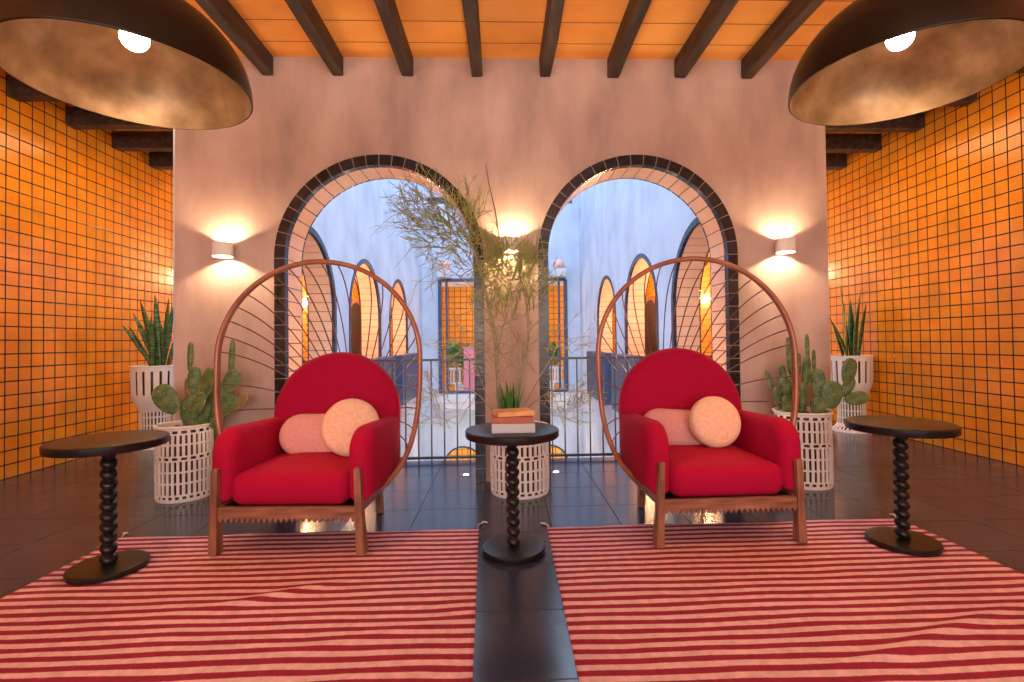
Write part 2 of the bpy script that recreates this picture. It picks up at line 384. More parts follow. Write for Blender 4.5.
# low return of the block down to the corridor
for i, (c, r, t) in enumerate((AL, AR)):
    mb = MB()
    arch_tiles(mb, c, r, r - TW, t, 0.001, YW - .012, YW + .05, Tf, .098, .007, 0)
    arch_tiles(mb, c, r - .002, r - TW + .002, t - .002, 0.001, YW - .0095, YW + .045, Tf, .5, 0, 1)
    struct(mb.obj('trim_%d' % (1 + 2 * i), ['black_tile', 'light_grout']))
    mb = MB()
    arch_tiles(mb, c, r - TW + .012, r - TW, t - TW + .012, 0.001, YW + .053, YW + WT, Tf, .104, .007, 0)
    arch_tiles(mb, c, r - TW + .012, r - TW + .005, t - TW + .012, 0.001, YW + .051, YW + WT - .003, Tf, .5, 0, 1)
    arch_tiles(mb, c, r - TW + .045, r - TW, t - TW + .045, 0.001, YW + WT + .001, YW + WT + .02, Tf, .104, .007, 2)
    struct(mb.obj('trim_%d' % (2 + 2 * i), ['peach_tile', 'grout', 'blue_tile']))
# rear wall of the room, unseen, with an opening added for the fill light
Tb = lambda u, v, d: (u, d, v)
struct(plate('wall_back', [(XL, 0), (XL, 3.3), (XR, 3.3), (XR, 0)], [[(-2.7, .25), (2.8, .25), (2.8, 2.75), (-2.7, 2.75)]], YB - .2, YB, Tb, 'plaster'))
mb = MB()
for x in (-2.7, -1.33, .02, 1.37, 2.74): mb.box((x, YB - .14, .25), (x + .06, YB - .06, 2.75))
mb.box((-2.7, YB - .14, .25), (2.8, YB - .06, .31)); mb.box((-2.7, YB - .14, 2.69), (2.8, YB - .06, 2.75))
w1 = struct(mb.obj('window_1', 'blue_metal'))  # unseen frame, added to go with the rear fill light
mb = MB(); mb.box((-2.7, YB - .12, .25), (2.8, YB - .10, 2.75)); mb.obj('sky_blocker', 'sill', w1)  # opaque sheet added to keep blue sky light out of the room

# ceiling beams
def beam(a, b, label, group):
    mb = MB(); c = [(a[i] + b[i]) / 2 for i in range(3)]
    ext = [b[i] - a[i] for i in range(3)]; ax = ext.index(max(ext)); n = 14
    rings = []
    o1, o2 = [i for i in range(3) if i != ax]
    for k in range(n + 1):
        t = -ext[ax] / 2 + ext[ax] * k / n; ring = []
        for su, sv in ((-1, -1), (1, -1), (1, 1), (-1, 1)):
            p = [0, 0, 0]; p[ax] = t; j = .004
            p[o1] = su * ext[o1] / 2 + random.uniform(-j, j); p[o2] = sv * ext[o2] / 2 + (random.uniform(-j, j) if sv < 0 else 0)
            ring.append(p)
        rings.append(ring)
    mb.rings(rings)
    o = mb.obj('ceiling_beam', 'beam', loc=c); bevel(o, .008, 1)
    return tag(o, label, 'beam', group)
bx = [(-1.7717 + i * .5207) for i in range(-1, 9)]
ords = ['hidden mostly by the left dome lamp, first', 'first clear of the left dome lamp', 'second clear of the left dome lamp', 'third clear of the left dome lamp', 'just left of the middle of the wall', 'just right of the middle of the wall', 'third from the right dome lamp', 'second from the right dome lamp', 'nearest the right dome lamp', 'hidden mostly behind the right dome lamp']
for x, t in zip(bx, ords):
    beam((x, -2.9, 3.062), (x + .086, YW, HC - .001), 'dark wooden ceiling beam running towards the arches, ' + t, 'long ceiling beams')
wh = ['nearest the viewer above the tiles', 'second row over the tiles', 'third row over the tiles', 'fourth, fully seen beside the wall edge', 'farthest and smallest at the wall edge', 'deep in the passage']
for side, (a, b) in (('left', (XL, -2.46)), ('right', (2.57, XR))):
    for i, y in enumerate((3.36, 3.90, 4.44, 4.98, 5.52, 6.06)):
        y += .20 if side == 'left' else .22
        beam((a, y, 3.085), (b, y + .11, 3.26), 'dark cross beam above the %s orange tiled wall, %s' % (side, wh[i]), 'cross beams in the %s passage' % side)

# ------------------------------------------------------------------ courtyard
AC = [(5.92, .98), (8.45, .98), (11.1, .98)]
tn = 5
for side, sx in (('left', -1), ('right', 1)):
    off = 0 if sx < 0 else -.35
    Ts = (lambda sx: (lambda u, v, d: (sx * (CX + d), u, v)))(sx)
    cs = [(c + off, r, 2.467) for c, r in AC]
    holes = [arch_path(c, r - TW + .012, t - TW + .012, .30) for c, r, t in cs]
    struct(plate('wall_courtyard_' + side, [(YW + WT + .001, -3.5), (YF, -3.5), (YF, 7.2), (YW + WT + .001, 7.2)], holes, 0, CT, Ts, 'court_plaster'))
    for c, r, t in cs:
        mb = MB()
        arch_tiles(mb, c, r, r - TW, t, .30, -.012, .03, Ts, .11, .007, 0)
        arch_tiles(mb, c, r - .002, r - TW + .002, t - .002, .30, -.008, .03, Ts, .5, 0, 1)
        arch_tiles(mb, c, r - TW + .012, r - TW, t - TW + .012, .30, .033, CT, Ts, .125, .008, 2)
        arch_tiles(mb, c, r - TW + .012, r - TW + .005, t - TW + .012, .30, .031, CT - .003, Ts, .5, 0, 1)
        arch_tiles(mb, c, r, r - TW, t, .30, CT + .001, CT + .02, Ts, .11, .007, 0)
        struct(mb.obj('trim_%d' % tn, ['blue_tile', 'grout', 'peach_tile'])); tn += 1
    # dark planter boxes hung on the parapets of the two far arches
    for j, (c, r, t) in enumerate(cs[1:]):
        mb = MB()
        x0, x1 = sorted((sx * (CX - .004), sx * (CX - .27)))
        mb.box((x0, c - r - .02, -.22), (x1, c + r + .02, .80))
        o = mb.obj('balcony_box', 'blue_metal'); bevel(o, .015, 2)
        tag(o, 'dark blue box parapet below the %s arch of the %s courtyard wall' % (('middle', 'farthest')[j], side), 'balcony', 'dark parapet boxes')
# dark arched doors at the end of the passages
for i, (x, yy) in enumerate(((XL + .005, 13.5), (XR - .005, 13.5))):
    s = 1 if i == 0 else -1
    Td = (lambda x, s: (lambda u, v, d: (x + s * d, u, v)))(x, s)
    o = plate('door_%d' % (i + 1), arch_path(yy, .75, 2.15, .002, 24), [], 0, .05, Td, 'dark_door'); struct(o)
    mb = MB(); arch_tiles(mb, yy, .85, .752, 2.25, .002, 0, .06, Td, .12, .006); f = mb.obj('door_frame', 'walnut', o)
    kb = MB(); kb.lathe([(0, -.02), (.04, -.02), (.05, 0), (.04, .03), (0, .04)], 12)
    k = kb.obj('door_handle', 'brass', o, True, loc=(x + s * .09, yy + .5, 1.45)); k.rotation_euler = (0, PI / 2, 0)
# far wall with two windows and, lower down, two arches
WL = (-1.77, -.36); WR = (.38, 1.86)
holes = [[(a, -.40), (b, -.40), (b, 2.83), (a, 2.83)] for a, b in (WL, WR)]
la = [arch_path(c, .52, -1.97, -3.45, 20) for c in (-1.15, 1.33)]
ub = [[(-2.1, 5.05), (-.4, 5.05), (-.4, 5.25), (-2.1, 5.25)], [(.6, 5.05), (2.1, 5.05), (2.1, 5.25), (.6, 5.25)], [(-2.2, 5.6), (-.4, 5.6), (-.4, 5.8), (-2.2, 5.8)], [(.6, 5.6), (2.2, 5.6), (2.2, 5.8), (.6, 5.8)]]
struct(plate('wall_far', [(-CX - CT, -3.5), (CX + CT, -3.5), (CX + CT, 7.2), (-CX - CT, 7.2)], holes + la + ub, YF, YF + .3, Tf, 'court_plaster'))
mb = MB()
for h in ub: mb.box((h[0][0], YF + .12, h[0][1]), (h[1][0], YF + .2, h[2][1]))
struct(mb.obj('window_2', 'blue_metal'))
mb = MB(); mb.box((-CX - .3, 17.0, -3.5), (CX + .3, 17.2, 3.0)); struct(mb.obj('wall_room_far', 'orange_big'))
mb = MB(); mb.box((-CX - .3, YF + .3, 2.95), (CX + .3, 17.2, 3.1)); struct(mb.obj('ceiling_far_room', 'sill'))
mb = MB(); mb.box((-CX - .3, YF + .3, -.75), (CX + .3, 17.0, -.6)); struct(mb.obj('floor_far_room', 'sill'))
for i, (a, b) in enumerate((WL, WR)):
    mb = MB()
    s = 1 if i == 0 else -1; e = a if i == 0 else b
    for x in (a, b): mb.box((x - .045, YF - .05, -.40), (x + .045, YF + .12, 2.83))
    x = e + s * .19; mb.box((x - .03, YF - .02, -.40), (x + .03, YF + .08, 2.83))
    mb.box((a, YF - .05, 2.80), (b, YF + .12, 2.88)); mb.box((a, YF - .02, -.42), (b, YF + .12, -.36))
    w = struct(mb.obj('window_%d' % (3 + i), 'blue_metal'))
    mb = MB(); mb.box((a - .15, YF - .42, -.64), (b + .15, YF - .002, -.43)); mb.box((a, YF - .36, -.85), (b, YF - .002, -.64))
    sl = mb.obj('window_sill', 'sill', w); bevel(sl, .02, 2)
    mb = MB(); arch_tiles(mb, (-1.15, 1.33)[i], .56, .515, -1.93, -3.45, YF - .03, YF + .05, Tf, .12, .006)
    struct(mb.obj('trim_%d' % (11 + i), 'blue_tile'))
# globes above the far windows
for i, x in enumerate((-1.60, 1.64)):
    z = 3.20
    r = thing('globe_lamp', (x, YF, z), 'round pinkish globe lamp on the far courtyard wall above the %s window' % ('left', 'right')[i], 'lamp', 'globe wall lamps')
    mb = MB(); mb.lathe([(.001, -.17)] + [(.175 * sin(PI * k / 12), -.175 * cos(PI * k / 12)) for k in range(1, 12)] + [(.001, .175)], 20, (0, -.22, .03)); mb.obj('globe', 'globe', r, True)
    mb = MB(); mb.box((-.19, -.42, -.32), (.19, -.002, -.10)); bevel(mb.obj('bracket', 'sill', r), .01)
# things seen in the far windows
def bush(loc, rx, rz, n, label, seed):
    rnd = random.Random(seed); r = thing('leafy_plant', loc, label, 'plant', 'plants in the far windows')
    mb = MB(); mb.lathe([(.001, 0), (.14, 0), (.18, .3), (.19, .34), (.16, .34), (.001, .30)], 18); mb.obj('pot', 'ceramic', r, True, auto=40)
    mb = MB()
    for k in range(7): 
        a = rnd.uniform(0, 6.28); mb.tube([(0, 0, .3), (.12 * cos(a), .1 * sin(a), .7), (.3 * rx * cos(a) * 2, .2 * sin(a), rnd.uniform(.9, 1.3))], [.02, .014, .006], 5)
    mb.obj('stem', 'bark', r)
    mb = MB()
    for k in range(n):
        a, b = rnd.uniform(0, 6.28), rnd.uniform(-1, 1); q = rnd.random() ** .4
        c = Vector((rx * q * cos(a) * sqrt(1 - b * b), .35 * q * sin(a) * sqrt(1 - b * b), 1.2 + rz * q * b))
        d = Vector((rnd.uniform(-1, 1), rnd.uniform(-1, 1), rnd.uniform(-.6, 1))).normalized(); s = d.cross(Vector((0, 0, 1))).normalized() * .05; nrm = d.cross(s) * .25
        mb.add([c, c + d * .08 + s, c + d * .2, c + d * .08 - s, c + d * .1 + nrm], [(0, 1, 4), (1, 2, 4), (2, 3, 4), (3, 0, 4)])
    mb.obj('foliage', 'bush', r)
bush((-1.30, YF + 1.15, -.6), .50, .42, 420, 'bright green leafy plant in the left far window beside the pink panel', 3)
bush((1.45, YF + 1.15, -.6), .40, .45, 300, 'bright green leafy plant in the right far window', 5)
mb = MB(); mb.box((-1.13, YF + .35, -.6), (-.45, YF + .45, .90)); mb.box((-1.15, YF + .33, .86), (-.43, YF + .349, .92)); mb.box((-.80, YF + .33, -.6), (-.77, YF + .349, .86))
o = mb.obj('pink_panel', 'pink_panel'); bevel(o, .01); tag(o, 'pink painted panel standing behind the left far window', 'panel')
for i, x in enumerate((-1.45, 1.62)):
    r = thing('white_chair', (x, YF + .60, -.6), 'white slatted chair seen in the %s far window' % ('left', 'right')[i], 'chair', 'white chairs in the far room')
    mb = MB(); mb.box((-.22, -.2, .40), (.22, .2, .44)); bevel(mb.obj('seat', 'white_paint', r), .01)
    mb = MB(); [mb.box((-.22 + .09 * k, .17, .44), (-.17 + .09 * k, .2, .85)) for k in range(5)]; mb.box((-.22, .165, .80), (.24, .205, .88)); mb.obj('backrest', 'white_paint', r)
    for sx in (-1, 1):
        for sy in (-1, 1):
            mb = MB(); mb.box((sx * .2 - .02, sy * .18 - .02, 0), (sx * .2 + .02, sy * .18 + .02, .40)); mb.obj('leg', 'white_paint', r)

# balcony railings
for side, (a, b), in (('left', (-1.70, -.12)), ('right', (.27, 1.85))):
    r = thing('balcony_railing', ((a + b) / 2, 4.40, 0), 'thin dark metal railing behind the %s arch overlooking the courtyard' % side, 'railing', 'balcony railings')
    w = (b - a) / 2 + .19
    mb = MB(); mb.box((-w, -.015, .885), (w, .015, .905)); mb.obj('top_rail', 'rail_metal', r)
    mb = MB(); mb.box((-w, -.012, .025), (w, .012, .045)); mb.obj('bottom_rail', 'rail_metal', r)
    n = int(2 * w / .112)
    b0 = None
    for k in range(n + 1):
        x = -w + .02 + (2 * w - .04) * k / n
        if b0 is None:
            mb = MB(); mb.box((-.006, -.006, 0), (.006, .006, .888)); b0 = mb.obj('baluster', 'rail_metal', r); c = b0
        else:
            c = b0.copy(); COL.objects.link(c)
        c.location = (x, 0, 0)

def light(name, kind, loc, energy, col, size=.05, parent=None, rot=None, **kw):
    d = bpy.data.lights.new(name, kind); d.energy = energy; d.color = col
    if kind == 'AREA':
        d.shape = 'RECTANGLE'; d.size, d.size_y = size
    else: d.shadow_soft_size = size
    for k, v in kw.items(): setattr(d, k, v)
    o = bpy.data.objects.new(name, d); COL.objects.link(o); o.location = loc
    if rot: o.rotation_euler = rot
    if parent: o.parent = parent
    return o
# recessed floor lights
for side, (x, y) in (('left', (-.296, 3.94)), ('right', (.421, 3.97))):
    r = thing('floor_light', (x, y, 0), 'small round lit floor light in the dark tiles by the %s arch' % side, 'light', 'recessed floor lights')
    mb = MB(); mb.lathe([(.020, .001), (.022, .004), (.040, .004), (.043, .0005)], 24); mb.obj('ring', 'rail_metal', r, True)
    mb = MB(); mb.lathe([(.001, .003), (.021, .003), (.021, .001)], 24); mb.obj('lens', 'spot_lens', r)
    light('floor_light_beam', 'SPOT', (0, 0, .02), 90, (1, .68, .38), .03, r, rot=(PI, math.radians(-24 if x < 0 else 24), 0), spot_size=math.radians(130), spot_blend=.6)

# ------------------------------------------------------------------ wall sconces
SC = dict(left=(-2.018, 1.742, 'on the concrete wall left of the left arch'), right=(2.150, 1.748, 'on the concrete wall right of the right arch'), middle=(.073, 1.766, 'on the pier between the arches, behind the branches'))
for k, (x, z, w) in SC.items():
    r = thing('wall_sconce', (x, YW, z), 'small white open cylinder sconce ' + w, 'lamp', 'wall sconces')
    mb = MB()
    prof = [(.066, -.051), (.066, .051), (.061, .051), (.061, -.051), (.066, -.051)]
    mb.lathe(prof, 40, (0, -.086, 0)); mb.obj('shade', 'sconce', r, True, auto=40)
    mb = MB(); mb.box((-.04, -.018, -.04), (.04, -.001, .04)); bevel(mb.obj('mounting_plate', 'sconce', r), .003)
    mb = MB(); mb.lathe([(.001, -.010), (.012, -.008), (.018, 0), (.012, .008), (.001, .010)], 16, (0, -.086, 0)); mb.obj('bulb', 'sconce_bulb', r, True)
    e = 20 if k == 'middle' else 19
    light('sconce_light_up', 'POINT', (0, -.086, .014), e, (1, .66, .36), .010, r)
    light('sconce_light_down', 'POINT', (0, -.086, -.014), e, (1, .66, .36), .010, r)
mb = MB(); mb.tube([(-.105, YW - .004, 2.40), (-.085, YW - .004, 2.25), (-.04, YW - .004, 2.05), (-.02, YW - .005, 1.93), (-.008, YW - .006, 1.83)], [.0015, .003, .0035, .0035, .0035], 6)
tag(mb.obj('power_cable', 'cable', smooth=True), 'thin dark cable running down the wall to the middle sconce', 'cable')

# ------------------------------------------------------------------ dome pendant lamps
def pendant(x, y, label):
    r = thing('pendant_lamp', (x, y, 2.05 if x < 0 else 2.075), label, 'lamp', 'dome pendant lamps')
    R = .40; H = .35; n = 16
    po = [(max(R * sin(PI / 2 * k / n), .012), H * cos(PI / 2 * k / n)) for k in range(n + 1)]
    mb = MB(); mb.lathe(po + [(R, -.004), (R - .006, -.004)], 64); mb.obj('shade', 'lamp_black', r, True)
    pi_ = [(max((R - .006) * sin(PI / 2 * k / n), .01), (H - .01) * cos(PI / 2 * k / n)) for k in range(n + 1)][::-1]
    mb = MB(); mb.lathe([(R - .006, -.004)] + pi_, 64); mb.obj('shade_lining', 'brass', r, True)
    mb = MB(); mb.lathe([(.012, .42), (.03, .40), (.04, .345), (.05, .335)], 20); mb.obj('cap', 'lamp_black', r, True)
    mb = MB(); mb.tube([(0, 0, .41), (0, 0, 1.14)], .006, 8); mb.obj('cord', 'lamp_black', r)
    mb = MB(); mb.lathe([(.055, 1.159), (.055, 1.14), (.006, 1.12)], 20); mb.obj('ceiling_rose', 'lamp_black', r, True)
    mb = MB(); mb.lathe([(.001, .132)] + [(.048 * sin(PI * k / 12), .180 - .048 * cos(PI * k / 12)) for k in range(1, 11)] + [(.022, .240), (.001, .240)], 24); mb.obj('bulb', 'bulb', r, True)
    mb = MB(); mb.lathe([(.021, .215), (.028, .225), (.028, .34)], 20); mb.obj('socket', 'lamp_black', r, True)
    light('pendant_light', 'SPOT', (0, 0, .085), 45, (1, .42, .12), .05, r, spot_size=math.radians(80), spot_blend=.5)
    return r
pendant(-1.392, 1.925, 'large dark dome pendant with brass lining and lit bulb, hanging at upper left')
pendant(1.617, 1.92, 'large dark dome pendant with brass lining and lit bulb, hanging at upper right')

# ------------------------------------------------------------------ rugs
def rug(x0, x1, y0, y1, label, seed, wr, k0=0.0, k1=0.0):
    nx, ny = 90, 110; mb = MB(); rnd = random.Random(seed); cx, cy = (x0 + x1) / 2, (y0 + y1) / 2
    vs = []
    for s in (1, 0):
        for j in range(ny + 1):
            for i in range(nx + 1):
                x = x0 + (x1 - x0) * i / nx; y = y0 + (y1 - y0) * j / ny
                x += ((1 - i / nx) * k0 + i / nx * k1) * (y1 - y)
                ed = .010 * sin(x * 5 + seed) + .006 * sin(x * 13 + seed)
                if j == ny: y += ed
                z = .0045 * s
                if s:
                    for (wx, wy, a, lx, ly, h) in wr:
                        u = (x - wx) * cos(a) + (y - wy) * sin(a); v = -(x - wx) * sin(a) + (y - wy) * cos(a)
                        z += h * math.exp(-(u / lx) ** 2 - (v / ly) ** 2)
                vs.append((x - cx, y - cy, z + .0005))
    N = (nx + 1) * (ny + 1); fs = []
    for j in range(ny):
        for i in range(nx):
            a = j * (nx + 1) + i; fs.append((a, a + 1, a + nx + 2, a + nx + 1)); fs.append((a + N, a + N + nx + 1, a + N + nx + 2, a + N + 1))
    for i in range(nx):
        a = i; fs.append((a, a + N, a + N + 1, a + 1)); a = ny * (nx + 1) + i; fs.append((a, a + 1, a + N + 1, a + N))
    for j in range(ny):
        a = j * (nx + 1); b = a + nx + 1; fs.append((a, b, b + N, a + N)); a += nx; b += nx; fs.append((a, a + N, b + N, b))
    r = thing('striped_rug', (cx, cy, 0), label, 'rug', 'striped rugs')
    mb.add(vs, fs); mb.obj('weave', 'rug', r, True)
    for (tx, ty, dx, dy) in ((x1 - .01, y1, .035, .085), (x0 + .01, y1, -.03, .05)):
        if (dx > 0) == (x1 > 0) and x1 > 0: dx, dy = .02, .05
        t = MB(); p = [(tx - cx, ty - cy, .008), (tx - cx + dx * .2, ty - cy + dy * .5, .012), (tx - cx + dx, ty - cy + dy, .010)]
        t.tube(p, [.003, .003, .004], 6)
        for k in range(6):
            a = -.5 + 2.6 * k / 5; t.tube([p[2], (p[2][0] + .022 * cos(a), p[2][1] + .022 * sin(a), .006)], [.004, .002], 5)
        t.obj('tassel', 'string', r)
    return r
rug(-2.10, -.14, .55, 2.80, 'red and cream striped rug under the left armchair', 1, [(-.92, 2.13, .45, .20, .03, .008), (-1.05, 2.08, .35, .24, .03, .006), (-1.6, 1.4, .1, .5, .03, .005), (-.5, 1.8, .3, .3, .03, .004)], 0, .030)
rug(.24, 2.27, .55, 2.79, 'red and cream striped rug under the right armchair', 4, [(1.55, 1.72, .35, .35, .03, .012), (1.35, 1.62, .2, .3, .02, .008), (1.9, 1.6, 0, .4, .03, .006), (1.2, 1.2, .2, .5, .03, .005)], -.012, 0)

# ------------------------------------------------------------------ side tables
def side_table():
    r = thing('side_table', (0, 0, 0), '', 'table', 'black side tables')
    n = 64
    mb = MB(); mb.lathe([(.001, .57), (.222, .57), (.232, .574), (.235, .580), (.235, .605), (.232, .610), (.222, .613), (.001, .613)], n); mb.obj('table_top', 'black', r, True, auto=30)
    mb = MB(); rings = []
    z0, z1, p = .028, .5725, .0495
    N = 264
    for i in range(N + 1):
        z = z0 + (z1 - z0) * i / N; ring = []
        for k in range(32):
            a = 2 * PI * k / 32
            w = abs(sin(PI * (z - z0 + .007 * cos(a + .6)) / p)) ** .62
            rr = .015 + .0195 * w
            ring.append((rr * cos(a), rr * sin(a), z))
        rings.append(ring)
    mb.rings(rings); mb.obj('twisted_stem', 'black', r, True)
    mb = MB(); mb.lathe([(.001, .001), (.150, .001), (.157, .005), (.158, .010), (.158, .022), (.154, .028), (.145, .030), (.001, .030)], n); mb.obj('base', 'black', r, True, auto=30)
    return r
t0 = side_table()
spots = [(.046, 2.50, 'black round side table in the middle with the books on it'), (-1.852, 2.40, 'black round side table at the far left by the orange tiles, nothing on it'), (2.01, 2.45, 'black round side table at the far right by the orange tiles, nothing on it')]
for i, (x, y, l) in enumerate(spots):
    o = t0 if i == 0 else copy_tree(t0)
    o.location = (x, y, .006 if i else 0.0005); o['label'] = l
# books on acrylic tray
a = thing('acrylic_block', (.050, 2.43, .6135), 'clear acrylic block under the books on the middle table', 'box')
mb = MB(); mb.box((-.104, -.07, 0), (.104, .07, .045)); bevel(mb.obj('body', 'acrylic', a), .004, 2)
def book(loc, rz, sx, sy, h, cover, pages, label):
    r = thing('book', loc, label, 'book', 'books on the middle table', rz)
    mb = MB(); mb.box((-sx, -sy, 0), (sx, sy, .003)); mb.box((-sx, -sy, h - .003), (sx, sy, h)); mb.box((-sx, -sy, .003), (-sx + .004, sy, h - .003)); bevel(mb.obj('cover', cover, r), .001, 1)
    mb = MB(); mb.box((-sx + .0045, -sy + .002, .0032), (sx - .003, sy - .003, h - .0032)); mb.obj('pages', pages, r)
book((.045, 2.43, .659), 0, .100, .068, .030, 'book_red', 'book_red', 'russet book lying on the acrylic block, below the tan one')
book((.052, 2.45, .6895), math.radians(14), .092, .064, .022, 'book_cover', 'book_cover', 'tan book on top of the russet book on the middle table')

# ------------------------------------------------------------------ armchair
CHY = 2.50
def armchair():
    r = thing('hoop_armchair', (0, 0, 0), '', 'armchair', 'red hoop armchairs')
    # upholstery
    def seat_map(u, v, w): return (u, v, .325 + w + .03 * (1 if w > 0 else 0) * 0)
    pad('seat_cushion', rrect(-.302, .302, -.005, .60, (.05, .05, .07, .07)), .165, .062, lambda u, v, w: (u, v, .318 + w), 'red', r, crown=.026)
    tilt = math.radians(9)
    def back_outline(d):
        R = .395 - d; z0 = -.36 + d; pts = [(R * cos(PI * k / 36), R * sin(PI * k / 36)) for k in range(37)]
        zz = [(-R, -.12), (-R, -.24), (-R + .03, z0), (-R * .5, z0), (0, z0), (R * .5, z0), (R - .03, z0), (R, -.24), (R, -.12)]
        return pts + zz
    def bmap(u, v, w):
        z = .60 + v * cos(tilt); y = .665 + v * sin(tilt) + w
        return (u, y, z)
    pad('backrest', back_outline, .13, .055, bmap, 'red', r, crown=.018)
    for s in (-1, 1):
        pad('armrest', rrect(.018, .66, .25, .620, (.05, .14, .03, .03), 10), .122, .058, lambda u, v, w, s=s: (s * (.349) + w * (1 - 0 * v), u, v - .05 * max(0, u - .12)), 'red', r, crown=.018)
    # wooden frame
    mb = MB(); mb.box((-.335, .022, .228), (.335, .60, .238)); mb.obj('seat_base', 'black', r)
    mb = MB()
    n = 25; x0, x1 = -.345, .345; zt, zb, zp = .240, .188, .162
    top = [(x0, zt), (x1, zt)]; low = []
    for k in range(n):
        a = x1 - (x1 - x0) * k / n; b = x1 - (x1 - x0) * (k + 1) / n
        low += [(a, zb), ((a + b) / 2, zp)]
    low.append((x0, zb))
    o = plate('front_rail', top + low, [], -.004, .020, lambda u, v, d: (u, d, v), 'walnut_h', r)
    for s in (-1, 1):
        mb = MB(); mb.box((s * .345 - .012, .02, .19), (s * .345 + .012, .60, .245)); bevel(mb.obj('side_rail', 'walnut', r), .003)
    mb = MB(); mb.box((-.33, .58, .19), (.33, .605, .245)); bevel(mb.obj('rear_rail', 'walnut_h', r), .003)
    for s in (-1, 1):
        mb = MB(); xb, xt = s * .368, s * .354
        B = [(xb - .022, -.012), (xb + .022, -.012), (xb + .022, .050), (xb - .022, .050)]
        Tp = [(xt - .0155, -.018), (xt + .0155, -.018), (xt + .0155, .012), (xt - .0155, .012)]
        mb.hexa([(*p, .003) for p in B] + [(*p, .430) for p in Tp]); bevel(mb.obj('leg', 'walnut', r), .004, 2)
        mb = MB(); xb, xt = s * .275, s * .27
        mb.hexa([(xb - .02, .60, 0), (xb + .02, .60, 0), (xb + .02, .65, 0), (xb - .02, .65, 0), (xt - .018, .56, .42), (xt + .018, .56, .42), (xt + .018, .60, .42), (xt - .018, .60, .42)]); bevel(mb.obj('leg', 'walnut', r), .004, 2)
    # hoop
    def hp(a, k=1.0):
        c, s = cos(a), sin(a)
        if s >= 0: u = .586 * c; v = .96 + .56 * s
        else:
            e = 2 / 2.9
            u = .586 * math.copysign(abs(c) ** e, c); v = .96 - .80 * abs(s) ** e
        return Vector((u * k, .335 + .05 * (v - .2), v * 1.0))
    N = 120
    mb = MB(); mb.tube([hp(2 * PI * k / N) for k in range(N)], .0145, 10, closed=True); mb.obj('hoop', 'hoop', r, True)
    mb = MB(); mb.tube([hp(2 * PI * k / N) * 1 + Vector((0, .022, 0)) + Vector((0, 0, 0)) for k in range(N)], .0095, 8, closed=True)
    for k in range(0): pass
    mb.obj('rear_hoop', 'hoop', r, True)
    hub = Vector((0, .90, .58)); hr = .10
    NW = 31; w0 = None
    for k in range(NW):
        a = math.radians(-52) + math.radians(284) * k / (NW - 1)
        p = hp(a) + Vector((0, .015, 0)); c, s = cos(a), sin(a)
        q = hub + Vector((c * hr, 0, s * hr * .8))
        ctrl = Vector((p.x * .80, .78, .62 + (p.z - .62) * .84))
        pts = [p * (1 - t) ** 2 + ctrl * 2 * t * (1 - t) + q * t * t for t in [j / 14 for j in range(15)]]
        mb = MB(); mb.tube(pts, .0040, 5); mb.obj('spoke', 'wire', r, True)
    mb = MB(); mb.tube([hub + Vector((hr * cos(2 * PI * k / 32), 0, hr * .8 * sin(2 * PI * k / 32))) for k in range(32)], .008, 8, closed=True); mb.obj('hub_ring', 'hoop', r, True)
    mb = MB()
    for s in (-1, 1): mb.tube([(s * .06, .90, .52), (s * .16, .80, .36), (s * .28, .60, .24)], .010, 8)
    mb.obj('hub_brace', 'hoop', r, True)
    return r
c0 = armchair(); c0.rotation_euler.z = math.radians(-3); c0.location = (-1.073, CHY, .0055); c0['label'] = 'red armchair with a copper brown wire hoop back, at left below the left arch'
c1 = copy_tree(c0); c1.rotation_euler.z = math.radians(1); c1.location = (1.147, CHY - .02, .0055); c1['label'] = 'red armchair with a copper brown wire hoop back, at right below the right arch'

# cushions
def capsule(loc, w, h, label, tiltz, lean=18):
    r = thing('bolster_cushion', loc, label, 'cushion', 'pink oblong cushions')
    L = math.radians(lean); tz = math.radians(tiltz)
    def mp(u, v, d):
        uu = u * cos(tz) - v * sin(tz); vv = u * sin(tz) + v * cos(tz)
        return (uu, vv * sin(L) + d * cos(L), vv * cos(L) - d * sin(L))
    q = h / 2 - .001
    pad('body', rrect(-w / 2, w / 2, -h / 2, h / 2, (q, q, q, q), 10), .11, .05, mp, 'pink', r, crown=.014)
def disc(loc, R, label, lean=16, turn=0):
    r = thing('round_cushion', loc, label, 'cushion', 'peach round cushions', math.radians(turn))
    L = math.radians(lean)
    pad('body', lambda d: [((R - d) * cos(2 * PI * k / 48), (R - d) * sin(2 * PI * k / 48)) for k in range(48)], .10, .045,
        lambda u, v, d: (u, v * sin(L) + d * cos(L), v * cos(L) - d * sin(L)), 'peach', r, crown=.018)
capsule((-1.10, 2.97, .515), .42, .245, 'pink oblong cushion lying on the seat of the left red armchair', 0)
disc((-.866, 2.86, .573), .163, 'round peach cushion leaning on the pink one in the left red armchair', 14)
capsule((1.045, 2.97, .515), .42, .225, 'pink oblong cushion lying on the seat of the right red armchair', -4)
disc((1.228, 2.84, .57), .148, 'round peach cushion leaning on the pink one in the right red armchair', 14)

